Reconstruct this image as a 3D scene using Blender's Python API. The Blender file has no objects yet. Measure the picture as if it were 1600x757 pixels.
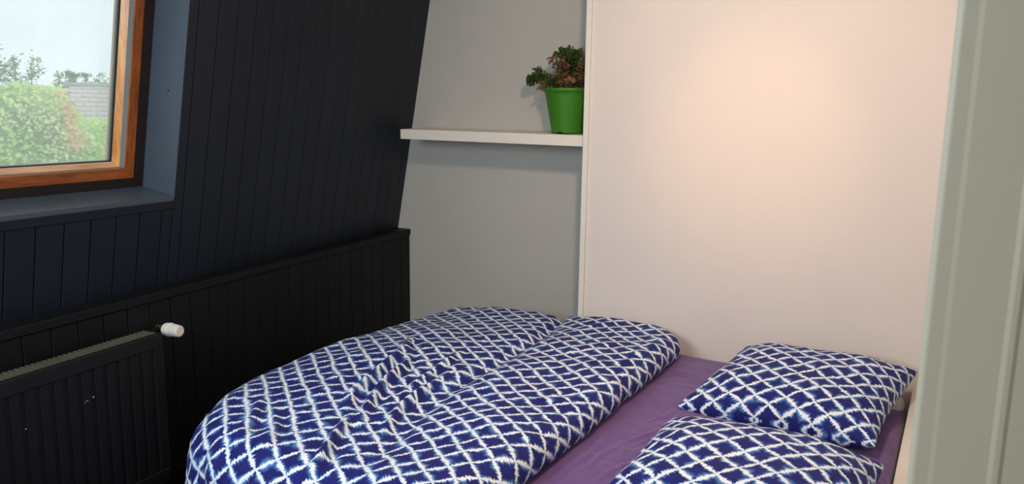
import bpy, bmesh, math, random
from mathutils import Vector, Matrix, noise
random.seed(7)
S = bpy.context.scene
COL = S.collection
PI = math.pi

# ------------------------------------------------------------------ camera
def make_camera():
    pitch, yaw, roll = math.radians(9.6), math.radians(30.3), math.radians(0.8)
    fw = Vector((-math.sin(yaw)*math.cos(pitch), math.cos(yaw)*math.cos(pitch), -math.sin(pitch)))
    r = Vector((math.cos(yaw), math.sin(yaw), 0)); u = r.cross(fw)
    r2 = r*math.cos(roll) + u*math.sin(roll); u2 = -r*math.sin(roll) + u*math.cos(roll)
    cd = bpy.data.cameras.new('camera'); co = bpy.data.objects.new('camera', cd); COL.objects.link(co)
    m = Matrix(((r2.x, u2.x, -fw.x, 0), (r2.y, u2.y, -fw.y, 0), (r2.z, u2.z, -fw.z, 1.5), (0, 0, 0, 1)))
    co.matrix_world = m
    cd.sensor_width = 36.0; cd.lens = 27.0; cd.sensor_fit = 'HORIZONTAL'
    cd.clip_start = 0.02; cd.clip_end = 500
    cd.dof.use_dof = True; cd.dof.focus_distance = 3.2; cd.dof.aperture_fstop = 9.0
    S.camera = co
make_camera()

# ------------------------------------------------------------------ sky, lamps, exposure
S.view_settings.view_transform = 'Standard'; S.view_settings.look = 'None'
S.view_settings.exposure = 0.0; S.view_settings.gamma = 1.0
def make_world():
    w = bpy.data.worlds.new('overcast_sky'); S.world = w; w.use_nodes = True
    nt = w.node_tree; N = nt.nodes; L = nt.links; N.clear()
    tc = N.new('ShaderNodeTexCoord'); sp = N.new('ShaderNodeSeparateXYZ'); L.new(tc.outputs['Generated'], sp.inputs[0])
    nz = N.new('ShaderNodeTexNoise'); nz.inputs['Scale'].default_value = 3.0; nz.inputs['Detail'].default_value = 4
    mp = N.new('ShaderNodeMapping'); mp.inputs['Scale'].default_value = (1, 1, 3.5)
    L.new(tc.outputs['Generated'], mp.inputs[0]); L.new(mp.outputs[0], nz.inputs['Vector'])
    ad = N.new('ShaderNodeMath'); ad.operation = 'MULTIPLY_ADD'; ad.inputs[1].default_value = 0.22; L.new(nz.outputs[0], ad.inputs[0]); L.new(sp.outputs[2], ad.inputs[2])
    cr = N.new('ShaderNodeValToRGB'); e = cr.color_ramp.elements
    e[0].position = 0.08; e[0].color = (0.90, 0.97, 1.0, 1); e[1].position = 0.36; e[1].color = (0.66, 0.75, 0.80, 1)
    L.new(ad.outputs[0], cr.inputs[0])
    bg = N.new('ShaderNodeBackground'); bg.inputs['Strength'].default_value = 1.5
    L.new(cr.outputs[0], bg.inputs[0])
    o = N.new('ShaderNodeOutputWorld'); L.new(bg.outputs[0], o.inputs[0])
make_world()
def lamp(name, kind, loc, target, energy, color, **kw):
    ld = bpy.data.lights.new(name, kind); ld.energy = energy; ld.color = color
    for k, v in kw.items(): setattr(ld, k, v)
    o = bpy.data.objects.new(name, ld); COL.objects.link(o); o.location = loc
    o.rotation_euler = (Vector(target)-Vector(loc)).to_track_quat('-Z', 'Y').to_euler()
    return o
SPOT_POS = (-0.70, 1.62, 2.33)
# warm ceiling spot whose pool falls on the white panel
lamp('ceiling_spot_light', 'SPOT', SPOT_POS, (-0.79, 3.28, 1.38), 30, (1.0, 0.58, 0.20), spot_size=math.radians(34), spot_blend=1.0, shadow_soft_size=0.03)
# the glow of the same lamp's shade to all sides
lamp('ceiling_spot_glow', 'AREA', (-0.66, 1.72, 2.25), (-0.9, 3.0, 0.9), 18, (1.0, 0.76, 0.58), shape='DISK', size=0.14)
# added fill lights standing in for daylight; no windows are built behind the camera
lamp('rear_fill', 'AREA', (-1.2, -1.6, 1.9), (-1.3, 2.6, 0.6), 15, (1.0, 0.95, 0.88), shape='RECTANGLE', size=1.6, size_y=1.0)
lamp('side_fill', 'AREA', (-1.70, -0.2, 1.75), (-1.5, 2.3, 0.7), 38, (0.74, 0.87, 1.0), shape='RECTANGLE', size=1.0, size_y=0.9)

# weak sun added to brighten the garden under the overcast sky, shining away from the windows
sun = lamp('garden_fill_sun', 'SUN', (4, 2, 12), (-4, 0, 5.2), 3.4, (1.0, 0.97, 0.9), angle=math.radians(25))

# ------------------------------------------------------------------ helpers
def tag(o, label=None, cat=None, group=None, kind=None):
    if label: o['label'] = label
    if cat: o['category'] = cat
    if group: o['group'] = group
    if kind: o['kind'] = kind
    return o
def empty(name, loc=(0, 0, 0), **k):
    o = bpy.data.objects.new(name, None); COL.objects.link(o); o.location = loc; o.empty_display_size = 0.05
    return tag(o, **k)
def link(name, me, mat, parent=None):
    o = bpy.data.objects.new(name, me); COL.objects.link(o)
    if mat is not None and not me.materials: me.materials.append(mat)
    if parent:
        o.parent = parent
        q = parent
        off = Vector((0, 0, 0))
        while q: off += q.location; q = q.parent
        o.location = -off if not me.get('local') else (0, 0, 0)
    return o
def smooth(me, on=True):
    for p in me.polygons: p.use_smooth = on
def mesh(name, vs, fs, sm=False):
    me = bpy.data.meshes.new(name); me.from_pydata([tuple(v) for v in vs], [], fs); me.validate(); me.update()
    if sm: smooth(me)
    return me
def bm_mesh(name, bm, sm=False, recalc=True):
    if recalc: bmesh.ops.recalc_face_normals(bm, faces=bm.faces)
    me = bpy.data.meshes.new(name); bm.to_mesh(me); bm.free()
    if sm: smooth(me)
    return me
BOXF = [(0, 3, 2, 1), (4, 5, 6, 7), (0, 1, 5, 4), (1, 2, 6, 5), (2, 3, 7, 6), (3, 0, 4, 7)]
def add_hexa(bm, pts, bevel=0.0, seg=2):
    v = [bm.verts.new(p) for p in pts]
    f = [bm.faces.new([v[i] for i in q]) for q in BOXF]
    if bevel > 0:
        ed = list({e for x in f for e in x.edges})
        bmesh.ops.bevel(bm, geom=ed, offset=bevel, segments=seg, affect='EDGES', profile=0.5)
def boxpts(a, b):
    x0, y0, z0 = a; x1, y1, z1 = b
    return [(x0, y0, z0), (x1, y0, z0), (x1, y1, z0), (x0, y1, z0), (x0, y0, z1), (x1, y0, z1), (x1, y1, z1), (x0, y1, z1)]
def box(name, a, b, mat, parent=None, bevel=0.0, seg=2, sm=False):
    bm = bmesh.new(); add_hexa(bm, boxpts(a, b), bevel, seg)
    return link(name, bm_mesh(name, bm, sm), mat, parent)
def lathe_pts(prof, n, M=None, closed_top=True, closed_bottom=True):
    vs, fs = [], []
    for r, z in prof:
        for k in range(n):
            t = 2*PI*k/n; p = Vector((r*math.cos(t), r*math.sin(t), z)); vs.append(M @ p if M else p)
    for i in range(len(prof)-1):
        for k in range(n):
            a, b = i*n+k, i*n+(k+1) % n; fs.append((a, b, b+n, a+n))
    if closed_bottom: fs.append(tuple(range(n-1, -1, -1)))
    if closed_top: m = (len(prof)-1)*n; fs.append(tuple(range(m, m+n)))
    return vs, fs
def tube_pts(path, rad, n=8):
    vs, fs = [], []
    path = [Vector(p) for p in path]
    for i, p in enumerate(path):
        t = (path[min(i+1, len(path)-1)] - path[max(i-1, 0)]).normalized()
        a = t.cross(Vector((0.3, 0.2, 1)) if abs(t.z) < .9 else Vector((1, 0, 0))).normalized(); b = t.cross(a)
        r = rad[i] if isinstance(rad, (list, tuple)) else rad
        for k in range(n):
            q = 2*PI*k/n; vs.append(p + a*math.cos(q)*r + b*math.sin(q)*r)
    for i in range(len(path)-1):
        for k in range(n):
            c, d_ = i*n+k, i*n+(k+1) % n; fs.append((c, d_, d_+n, c+n))
    fs.append(tuple(range(n-1, -1, -1))); m = (len(path)-1)*n; fs.append(tuple(range(m, m+n)))
    return vs, fs
def merge(lists):
    V, F = [], []
    for v, f in lists:
        o = len(V); V += list(v); F += [tuple(i+o for i in q) for q in f]
    return V, F

# ------------------------------------------------------------------ materials
def srgb(r, g, b):
    f = lambda c: (c/255/12.92) if c/255 <= .04045 else ((c/255+.055)/1.055)**2.4
    return (f(r), f(g), f(b), 1)
class NB:
    def __init__(s, name):
        s.m = bpy.data.materials.new(name); s.m.use_nodes = True; s.nt = s.m.node_tree
        s.N = s.nt.nodes; s.L = s.nt.links; s.N.clear()
        s.out = s.N.new('ShaderNodeOutputMaterial'); s.b = s.N.new('ShaderNodeBsdfPrincipled'); s.L.new(s.b.outputs[0], s.out.inputs[0])
    def node(s, t, **k):
        n = s.N.new(t)
        for a, b in k.items(): setattr(n, a, b)
        return n
    def set(s, sock, v):
        if isinstance(v, bpy.types.NodeSocket): s.L.new(v, sock)
        else: sock.default_value = v
    def math(s, op, a, b=0.0, c=0.0, clamp=False):
        n = s.node('ShaderNodeMath', operation=op, use_clamp=clamp)
        s.set(n.inputs[0], a); s.set(n.inputs[1], b)
        if op in ('MULTIPLY_ADD', 'COMPARE'): s.set(n.inputs[2], c)
        return n.outputs[0]
    def noise(s, vec, scale, detail=2.0, rough=0.5, dims='3D', dist=0.0):
        n = s.node('ShaderNodeTexNoise', noise_dimensions=dims)
        if vec is not None: s.L.new(vec, n.inputs['Vector'])
        n.inputs['Scale'].default_value = scale; n.inputs['Detail'].default_value = detail; n.inputs['Roughness'].default_value = rough
        n.inputs['Distortion'].default_value = dist
        return n.outputs[0]
    def mix(s, f, a, b):
        n = s.node('ShaderNodeMix', data_type='RGBA'); s.set(n.inputs[0], f); s.set(n.inputs[6], a); s.set(n.inputs[7], b)
        return n.outputs[2]
    def ramp(s, f, pts):
        n = s.node('ShaderNodeValToRGB'); s.L.new(f, n.inputs[0]); e = n.color_ramp.elements
        while len(e) < len(pts): e.new(0.5)
        for i, (p, c) in enumerate(pts): e[i].position = p; e[i].color = c
        return n.outputs[0]
    def step(s, v, lo, hi):
        n = s.node('ShaderNodeMapRange', interpolation_type='SMOOTHSTEP')
        s.set(n.inputs[0], v); s.set(n.inputs[1], lo); s.set(n.inputs[2], hi); return n.outputs[0]
    def coord(s, kind='Object', scale=None):
        t = s.node('ShaderNodeTexCoord'); o = t.outputs[kind]
        if scale:
            m = s.node('ShaderNodeMapping'); s.L.new(o, m.inputs[0]); m.inputs['Scale'].default_value = scale; o = m.outputs[0]
        return o
    def geo(s, scale=None):
        o = s.node('ShaderNodeNewGeometry').outputs['Position']
        if scale:
            m = s.node('ShaderNodeMapping'); s.L.new(o, m.inputs[0]); m.inputs['Scale'].default_value = scale; o = m.outputs[0]
        return o
    def bump(s, h, strength=0.3, dist=0.002):
        n = s.node('ShaderNodeBump'); n.inputs['Strength'].default_value = strength; n.inputs['Distance'].default_value = dist
        s.L.new(h, n.inputs['Height']); s.L.new(n.outputs[0], s.b.inputs['Normal'])
    def fin(s, col, rough=0.6, metal=0.0, spec=0.5, **k):
        s.set(s.b.inputs['Base Color'], col); s.set(s.b.inputs['Roughness'], rough); s.b.inputs['Metallic'].default_value = metal
        s.b.inputs['Specular IOR Level'].default_value = spec
        return s.m

def paint(name, c, rough=0.6, var=0.05, bumpS=0.15, bscale=60, spec=0.4, scale=3.0):
    b = NB(name); p = b.geo(); n = b.noise(p, scale, 3); n2 = b.noise(p, bscale, 3)
    dk = tuple(x*(1-var*2) for x in c[:3])+(1,); lt = tuple(min(1, x*(1+var)) for x in c[:3])+(1,)
    b.bump(n2, bumpS, 0.002)
    return b.fin(b.mix(n, dk, lt), rough, spec=spec)
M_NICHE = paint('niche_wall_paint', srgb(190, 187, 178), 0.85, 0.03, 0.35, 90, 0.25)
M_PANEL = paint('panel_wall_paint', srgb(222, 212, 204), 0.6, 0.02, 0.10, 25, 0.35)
M_WHITE = paint('white_woodwork_paint', srgb(226, 222, 212), 0.45, 0.02, 0.06, 30, 0.4)
M_SHELF = paint('shelf_white_laminate', srgb(232, 226, 212), 0.4, 0.01, 0.02, 20, 0.4)
M_CEIL = paint('ceiling_white', srgb(225, 222, 216), 0.85, 0.02, 0.2, 60, 0.2)
M_JAMB = paint('jamb_grey_green_paint', srgb(212, 207, 184), 0.4, 0.03, 0.08, 14, 0.4)
def floor_mat():
    b = NB('floor_laminate'); p = b.geo((2, 14, 1)); n = b.noise(p, 3, 5, 0.6)
    return b.fin(b.mix(n, srgb(70, 55, 45), srgb(110, 90, 72)), 0.5)
M_FLOOR = floor_mat()
def board_mat(name, c, rough=0.42, grain=(40, 40, 2.0)):
    b = NB(name); p = b.geo(grain); g = b.noise(p, 2.0, 4, 0.6); q = b.noise(b.geo(), 2.2, 3)
    oi = b.node('ShaderNodeObjectInfo').outputs['Random']
    f = b.math('ADD', b.math('MULTIPLY', q, 0.7), b.math('MULTIPLY', oi, 0.3))
    b.bump(g, 0.25, 0.0015)
    return b.fin(b.mix(f, tuple(x*.75 for x in c[:3])+(1,), tuple(x*1.3 for x in c[:3])+(1,)), b.math('MULTIPLY_ADD', q, 0.15, rough-.07), spec=0.25)
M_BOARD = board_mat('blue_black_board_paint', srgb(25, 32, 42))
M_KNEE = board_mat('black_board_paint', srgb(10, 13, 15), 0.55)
M_REVEAL = board_mat('window_lining_sky_lit_paint', srgb(76, 86, 96), 0.30, (6, 6, 6))  # dark board paint made lighter and bluer; window light put into the colour
M_BACKING = board_mat('dark_backing_paint', srgb(14, 16, 20), 0.7)
M_RAD = paint('radiator_black_enamel', srgb(15, 18, 20), 0.5, 0.15, 0.05, 20, 0.3)
M_GRILLE = paint('radiator_grille_dusty_enamel', srgb(92, 86, 68), 0.55, 0.25, 0.05, 20, 0.3)
M_DARKTRIM = board_mat('dark_brown_blind_guide', srgb(40, 34, 34), 0.5)
M_GASKET = paint('grey_window_gasket', srgb(118, 122, 122), 0.6, 0.1, 0.1, 40)
M_VALVE = paint('valve_white_plastic', srgb(226, 222, 206), 0.45, 0.04, 0.03, 20)
M_BRASS = paint('valve_brass_ring', srgb(84, 50, 38), 0.4)
M_CHIP = paint('bare_paint_chip', srgb(200, 200, 190), 0.7)
def pine(name, scale, c1, c2):
    b = NB(name); p = b.geo(scale); n = b.noise(p, 1.0, 5, 0.6, dist=0.6); w = b.noise(b.geo(), 5.0, 2)
    f = b.math('ADD', b.math('MULTIPLY', n, .8), b.math('MULTIPLY', w, .25))
    b.bump(n, 0.15, 0.001)
    return b.fin(b.ramp(f, [(0.3, c1), (0.65, c2)]), 0.32, spec=0.5)
PINE_V = pine('varnished_pine_upright', (70, 70, 5), srgb(98, 48, 18), srgb(170, 94, 38))
PINE_H = pine('varnished_pine_level', (70, 5, 70), srgb(98, 48, 18), srgb(170, 94, 38))
BEAD_V = pine('lit_pine_upright', (70, 70, 5), srgb(176, 108, 48), srgb(236, 172, 96))  # same pine as the frame, with daylight on the sash painted into its tone
BEAD_H = pine('lit_pine_level', (70, 5, 70), srgb(190, 140, 104), srgb(232, 190, 150))  # paler, pinker tone paints in the light on the level sash faces
def glass_mat():
    b = NB('hazy_window_glass'); N = b.N
    tr = b.node('ShaderNodeBsdfTransparent'); tr.inputs[0].default_value = (0.95, 0.97, 0.98, 1)
    gl = b.node('ShaderNodeBsdfGlossy'); gl.inputs['Roughness'].default_value = 0.02
    fr = b.node('ShaderNodeFresnel'); fr.inputs[0].default_value = 1.45
    m1 = b.node('ShaderNodeMixShader'); b.L.new(fr.outputs[0], m1.inputs[0]); b.L.new(tr.outputs[0], m1.inputs[1]); b.L.new(gl.outputs[0], m1.inputs[2])
    df = b.node('ShaderNodeBsdfTranslucent'); df.inputs[0].default_value = (0.92, 0.96, 0.97, 1)
    n = b.noise(b.geo(), 5.0, 3); k = b.math('MULTIPLY_ADD', n, 0.14, 0.16)
    m2 = b.node('ShaderNodeMixShader'); b.L.new(k, m2.inputs[0]); b.L.new(m1.outputs[0], m2.inputs[1]); b.L.new(df.outputs[0], m2.inputs[2])
    b.L.new(m2.outputs[0], b.out.inputs[0]); b.N.remove(b.b)
    return b.m
M_GLASS = glass_mat()
def shibori(name, seed=0.0, sheen=0.2):
    """indigo resist-dyed lattice: jagged white bands pinched at the crossings, pale blue bleeding on their flanks"""
    b = NB(name)
    uv = b.node('ShaderNodeUVMap', uv_map='UVMap').outputs[0]
    wob = b.node('ShaderNodeTexNoise'); wob.inputs['Scale'].default_value = 0.9; wob.inputs['Detail'].default_value = 1
    b.L.new(uv, wob.inputs['Vector'])
    vm = b.node('ShaderNodeVectorMath', operation='MULTIPLY_ADD'); b.L.new(wob.outputs['Color'], vm.inputs[0]); vm.inputs[1].default_value = (.28, .28, 0); b.L.new(uv, vm.inputs[2])
    sp = b.node('ShaderNodeSeparateXYZ'); b.L.new(vm.outputs[0], sp.inputs[0]); U, V = sp.outputs[0], sp.outputs[1]
    whites, halos = [], []
    for (p, q, off) in ((U, V, 0.0), (V, U, 31.0)):
        r = b.math('ROUND', p); dlt = b.math('SUBTRACT', p, r); ad = b.math('ABSOLUTE', dlt)
        s = b.math('ABSOLUTE', b.math('SINE', b.math('MULTIPLY', q, PI)))
        sw = b.math('POWER', s, 0.6)
        side = b.math('MULTIPLY', b.math('SIGN', dlt), 3.7)
        def jag(freq, detail, o):
            cx = b.node('ShaderNodeCombineXYZ'); b.set(cx.inputs[0], b.math('MULTIPLY', q, freq))
            b.set(cx.inputs[1], b.math('MULTIPLY_ADD', r, 5.31, off+o+seed)); b.set(cx.inputs[2], side)
            return b.noise(cx.outputs[0], 1.0, detail, 0.65)
        j1 = b.math('SUBTRACT', jag(18.0, 2.0, 0), 0.5)
        j2 = b.math('SUBTRACT', jag(1.3, 1.0, 50), 0.5)
        w = b.math('MULTIPLY', sw, b.math('ADD', b.math('MULTIPLY_ADD', j1, 0.40, 0.085), b.math('MULTIPLY', j2, 0.06)))
        w = b.math('ADD', w, 0.010)
        whites.append(b.step(ad, b.math('ADD', w, 0.022), b.math('SUBTRACT', w, 0.022)))
        h = b.math('ADD', w, b.math('MULTIPLY', sw, b.math('MAXIMUM', b.math('ADD', b.math('MULTIPLY_ADD', j2, 0.85, 0.09), b.math('MULTIPLY', j1, .25)), 0.0)))
        halos.append(b.math('SUBTRACT', 1.0, b.step(ad, w, b.math('ADD', h, 0.03))))
    W = b.math('MAXIMUM', whites[0], whites[1]); Hh = b.math('MAXIMUM', halos[0], halos[1])
    tone = b.noise(uv, 1.7, 3)
    navy = b.mix(tone, srgb(16, 17, 72), srgb(34, 38, 128))
    c = b.mix(b.math('MULTIPLY', Hh, 0.9), navy, srgb(88, 146, 204))
    c = b.mix(W, c, srgb(238, 240, 240))
    wv = b.node('ShaderNodeTexNoise'); wv.inputs['Scale'].default_value = 2.5; wv.inputs['Detail'].default_value = 4; b.L.new(uv, wv.inputs['Vector'])
    b.bump(wv.outputs[0], 0.35, 0.006)
    b.b.inputs['Sheen Weight'].default_value = sheen
    return b.fin(c, 0.75, spec=0.25)
M_SHIB = shibori('indigo_lattice_cotton', sheen=0.04)
def sheet_mat():
    b = NB('purple_jersey_sheet'); p = b.geo(); n = b.noise(p, 4, 3)
    s = b.noise(b.geo((3.0, 6.0, 3.0)), 1.5, 4, 0.5, dist=1.5)
    b.bump(s, 0.35, 0.02); b.b.inputs['Sheen Weight'].default_value = 0.25
    return b.fin(b.mix(n, srgb(98, 66, 122), srgb(114, 80, 140)), 0.8, spec=0.2)
M_SHEET = sheet_mat()
M_MATT = paint('mattress_ticking', srgb(210, 206, 198), 0.9)
def pot_mat():
    b = NB('green_plastic_pot'); n = b.noise(b.geo(), 4, 2)
    return b.fin(b.mix(n, srgb(54, 114, 22), srgb(64, 128, 30)), 0.42, spec=0.4)
M_POT = pot_mat()
def leaf_mat(name, cols, trans=0.3, rough=0.6, nscale=9.0):
    b = NB(name); n = b.noise(b.geo(), nscale, 4, 0.65)
    k = len(cols); c = b.ramp(n, [(0.30+0.40*i/(k-1), cc) for i, cc in enumerate(cols)])
    m = b.fin(c, rough, spec=0.3)
    t = b.node('ShaderNodeBsdfTranslucent'); b.L.new(c, t.inputs[0])
    mx = b.node('ShaderNodeMixShader'); mx.inputs[0].default_value = trans
    b.L.new(b.b.outputs[0], mx.inputs[1]); b.L.new(t.outputs[0], mx.inputs[2]); b.L.new(mx.outputs[0], b.out.inputs[0])
    return m
M_LEAF = leaf_mat('dark_green_leaf', [srgb(50, 68, 32), srgb(84, 100, 50), srgb(112, 116, 66)], .15)
M_LEAFR = leaf_mat('brown_pink_leaf', [srgb(92, 84, 48), srgb(142, 106, 74), srgb(100, 100, 56)], .15)
M_STEM = paint('plant_stem', srgb(96, 84, 54), 0.7)
M_SOIL = paint('potting_soil', srgb(40, 30, 24), 0.95, 0.2, 1.0, 120)
M_HEDGE = leaf_mat('hedge_leaves', [srgb(112, 138, 78), srgb(168, 204, 112), srgb(196, 214, 140), srgb(214, 196, 150)], .35, 0.6, 0.9)
M_HEDGE_CORE = leaf_mat('hedge_inner_green', [srgb(90, 118, 60), srgb(150, 176, 96)], .0, 0.9, 1.6)
M_TREE = leaf_mat('sapling_leaves', [srgb(120, 150, 96), srgb(170, 192, 130)], .3)
M_BARK = paint('bark', srgb(150, 130, 100), 0.9)
M_DRY = leaf_mat('dry_orange_creeper', [srgb(196, 150, 96), srgb(226, 190, 140)], .3)
M_TILE = paint('grey_roof_tile', srgb(178, 170, 166), 0.8, 0.12, 0.3, 6, 0.2, 1.5)
M_BRICKW = paint('house_wall', srgb(190, 176, 160), 0.9)
M_GROUND = paint('garden_ground', srgb(120, 140, 84), 0.95)
M_LAMP = paint('lamp_white_metal', srgb(220, 220, 216), 0.4)
def emit(name, c, s):
    b = NB(name); b.b.inputs['Emission Color'].default_value = c; b.b.inputs['Emission Strength'].default_value = s
    return b.fin((1, 1, 1, 1))
M_BULB = emit('lamp_bulb', (1, .75, .5, 1), 8)

# ------------------------------------------------------------------ the sloped left wall's own frame
Dd = Vector((-0.11308639, 0.99358516, 0)); NK = Vector((0.99358516, 0.11308639, 0)); KC = Vector((-2.78864, 3.57, 0))
AA = Vector((-2.87510, 3.57, 0.807)); N2 = Vector((0.976918, 0.1111894, -0.1823956)); UP = Vector((0.1812255, 0.0206265, 0.9832233))
def SP(u, v, off): return AA + Dd*u + UP*v + N2*off            # on the sloped wall
def KP(u, z, off): return KC + Dd*u + Vector((0, 0, z)) + NK*off  # on the knee wall
def framebox(bm, F, u0, u1, v0, v1, o0, o1, bevel=0.0, seg=1):
    add_hexa(bm, [F(u0, v0, o0), F(u1, v0, o0), F(u1, v0, o1), F(u0, v0, o1), F(u0, v1, o0), F(u1, v1, o0), F(u1, v1, o1), F(u0, v1, o1)], bevel, seg)
def fbox(name, F, u0, u1, v0, v1, o0, o1, mat, parent=None, bevel=0.0, seg=1):
    bm = bmesh.new(); framebox(bm, F, u0, u1, v0, v1, o0, o1, bevel, seg)
    return link(name, bm_mesh(name, bm), mat, parent)

# ------------------------------------------------------------------ structure
CEIL = 2.40
struct = lambda o: tag(o, kind='structure')
struct(box('floor', (-4.0, -2.6, -0.10), (2.1, 3.8, 0.0), M_FLOOR))
struct(box('ceiling', (-2.75, -2.6, CEIL), (2.1, 3.8, CEIL+.12), M_CEIL))
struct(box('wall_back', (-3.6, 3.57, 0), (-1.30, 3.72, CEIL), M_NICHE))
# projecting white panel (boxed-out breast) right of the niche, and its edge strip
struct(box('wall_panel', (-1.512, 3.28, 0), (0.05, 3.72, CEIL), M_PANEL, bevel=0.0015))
bm = bmesh.new(); add_hexa(bm, boxpts((-1.537, 3.268, 0.0), (-1.512, 3.57, CEIL)), 0.002)
struct(link('trim_1', bm_mesh('trim', bm), M_WHITE))
struct(box('wall_right', (0.0, 0.79, 0), (0.12, 3.28, CEIL), M_PANEL))
struct(box('wall_near_right', (0.12, 0.79, 0), (2.1, 0.91, CEIL), M_PANEL))
struct(box('wall_far_right', (2.0, -2.6, 0), (2.1, 0.79, CEIL), M_PANEL))
struct(box('wall_rear', (-3.0, -2.6, 0), (2.1, -2.5, CEIL), M_PANEL))

# knee wall and its boards
U0 = -6.15
wk = struct(fbox('wall_left', KP, U0, 0.02, 0.0, 0.775, -0.14, -0.012, M_BACKING))
edges = []
u = -1.365 - 0.0975*49
while u < 0.02: edges.append(u); u += 0.0975
edges.append(0.02)
gap = 0.0014
def board(F, u0, u1, v0, v1, o0, o1, mat, parent):
    fbox('board', F, u0+gap, u1-gap, v0, v1, o0, o1, mat, parent, 0.0022, 1)
for a, b_ in zip(edges[:-1], edges[1:]):
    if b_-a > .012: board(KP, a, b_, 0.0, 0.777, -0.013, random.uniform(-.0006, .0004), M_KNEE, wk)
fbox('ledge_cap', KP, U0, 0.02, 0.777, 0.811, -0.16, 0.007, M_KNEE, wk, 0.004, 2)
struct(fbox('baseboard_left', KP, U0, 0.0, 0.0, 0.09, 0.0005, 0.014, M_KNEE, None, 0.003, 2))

# sloped wall with the window opening
OU0, OU1, OV0, OV1 = -2.98, -1.700, 0.361, 1.44
VT = 1.66
bm = bmesh.new()
for (a, b_, c, d_) in ((U0, OU0-.0165, -.02, VT), (OU1+.0035, 0.12, -.02, VT), (OU0-.016, OU1+.003, -.02, OV0-.0185), (OU0-.016, OU1+.003, OV1+.0185, VT)):
    framebox(bm, SP, a, b_, c, d_, -0.30, -0.012)
ws = struct(link('wall_left_slope', bm_mesh('wall', bm), M_BACKING))
edges = []
u = -1.351 - 0.1*48
while u < 0.05: edges.append(u); u += 0.1 if u < -1.4 else 0.0985
edges.append(0.08)
seg = []
for a, b_ in zip(edges[:-1], edges[1:]):
    cuts = [a] + [c for c in (OU0, OU1) if a < c < b_] + [b_]
    for p, q in zip(cuts[:-1], cuts[1:]):
        if q-p < .012: continue
        if (p+q)/2 < OU0 or (p+q)/2 > OU1: board(SP, p, q, -0.002, VT, -0.0125, random.uniform(-.0006, .0004), M_BOARD, ws)
        else:
            board(SP, p, q, -0.002, OV0-.050, -0.0125, random.uniform(-.0006, .0004), M_BOARD, ws)
            board(SP, p, q, OV1+.04, VT, -0.0125, random.uniform(-.0006, .0004), M_BOARD, ws)

# window_1
w1 = struct(empty('window_1', SP(-2.34, OV0, -0.17)))
def ring(name, in0, in1, offA, offB, depth, matv, math_, parent, bottom_less=0.0):
    """a mitred frame: face runs from inset in0 (at offA) to inset in1 (at offB), depth behind; four members"""
    c0 = [(OU0+in0, OV0+in0-bottom_less*(in0 > 0)), (OU1-in0, OV0+in0-bottom_less*(in0 > 0)), (OU1-in0, OV1-in0), (OU0+in0, OV1-in0)]
    c1 = [(OU0+in1, OV0+in1-bottom_less), (OU1-in1, OV0+in1-bottom_less), (OU1-in1, OV1-in1), (OU0+in1, OV1-in1)]
    for k, nm in enumerate(('rail', 'stile', 'rail', 'stile')):
        j = (k+1) % 4
        P = []
        for back in (1, 0):
            for (pt, of) in ((c0[k], offA), (c0[j], offA), (c1[j], offB), (c1[k], offB)):
                P.append(SP(pt[0], pt[1], (min(offA, offB)-depth) if back else of))
        bm = bmesh.new(); add_hexa(bm, P, 0.0012, 2)
        link(name+'_'+nm, bm_mesh(nm, bm), math_ if nm == 'rail' else matv, parent)
fbox('lining_sill', SP, OU0, OU1, OV0-.018, OV0, -0.175, 0.0010, M_REVEAL, w1, 0.001)
fbox('lining_head', SP, OU0, OU1, OV1, OV1+.018, -0.175, 0.0015, M_REVEAL, w1, 0.001)
fbox('lining_side', SP, OU1, OU1+.003, OV0-.004, OV1+.018, -0.175, -0.0002, M_REVEAL, w1, 0.001)
fbox('lining_side', SP, OU0-.016, OU0, OV0-.018, OV1+.018, -0.175, 0.0015, M_REVEAL, w1, 0.001)
fbox('sill_trim', SP, OU0-.016, OU1+.016, OV0-.050, OV0-.0185, -0.010, 0.0025, M_BOARD, w1, 0.002)
ring('guide', 0.0, 0.047, -0.168, -0.168, 0.05, M_DARKTRIM, M_DARKTRIM, w1, 0.006)
ring('frame', 0.047, 0.086, -0.1665, -0.1680, 0.03, PINE_V, PINE_H, w1, 0.010)
ring('gasket', 0.0855, 0.0885, -0.1700, -0.1960, 0.02, M_GASKET, M_GASKET, w1, 0.012)
ring('sash', 0.088, 0.106, -0.1950, -0.2180, 0.035, BEAD_V, BEAD_H, w1, 0.013)
ring('seal', 0.1055, 0.110, -0.2180, -0.2190, 0.02, M_DARKTRIM, M_DARKTRIM, w1, 0.014)
fbox('pane', SP, OU0+.100, OU1-.100, OV0+.086, OV1-.100, -0.230, -0.224, M_GLASS, w1)
# the small screw hole in the lining
vs, fs = lathe_pts([(0.0035, 0), (0.0035, 0.0012)], 12, Matrix.Translation(SP(OU1, 0.755, -0.070)) @ Dd.to_track_quat('-Z', 'Y').to_matrix().to_4x4())
link('screw_hole', mesh('hole', vs, fs), M_BACKING, w1)

# ------------------------------------------------------------------ shelf
sh = None
bm = bmesh.new()
x0, x1, y0, y1 = -2.636, -1.539, 3.302, 3.568
zl, zr, sag = 1.402, 1.397, 0.008
P = []
for dz in (-.052, 0):
    for (x, y) in ((x0, y0), (x1, y0), (x1, y1), (x0, y1)):
        P.append((x, y, (zl if x == x0 else zr)+dz+(sag if y == y1 else 0)))
add_hexa(bm, P, 0.0012, 2)
sh = link('wall_shelf', bm_mesh('shelf', bm), M_SHELF)
tag(sh, 'thick white floating shelf in the niche, holding the potted plant', 'shelf')

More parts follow.
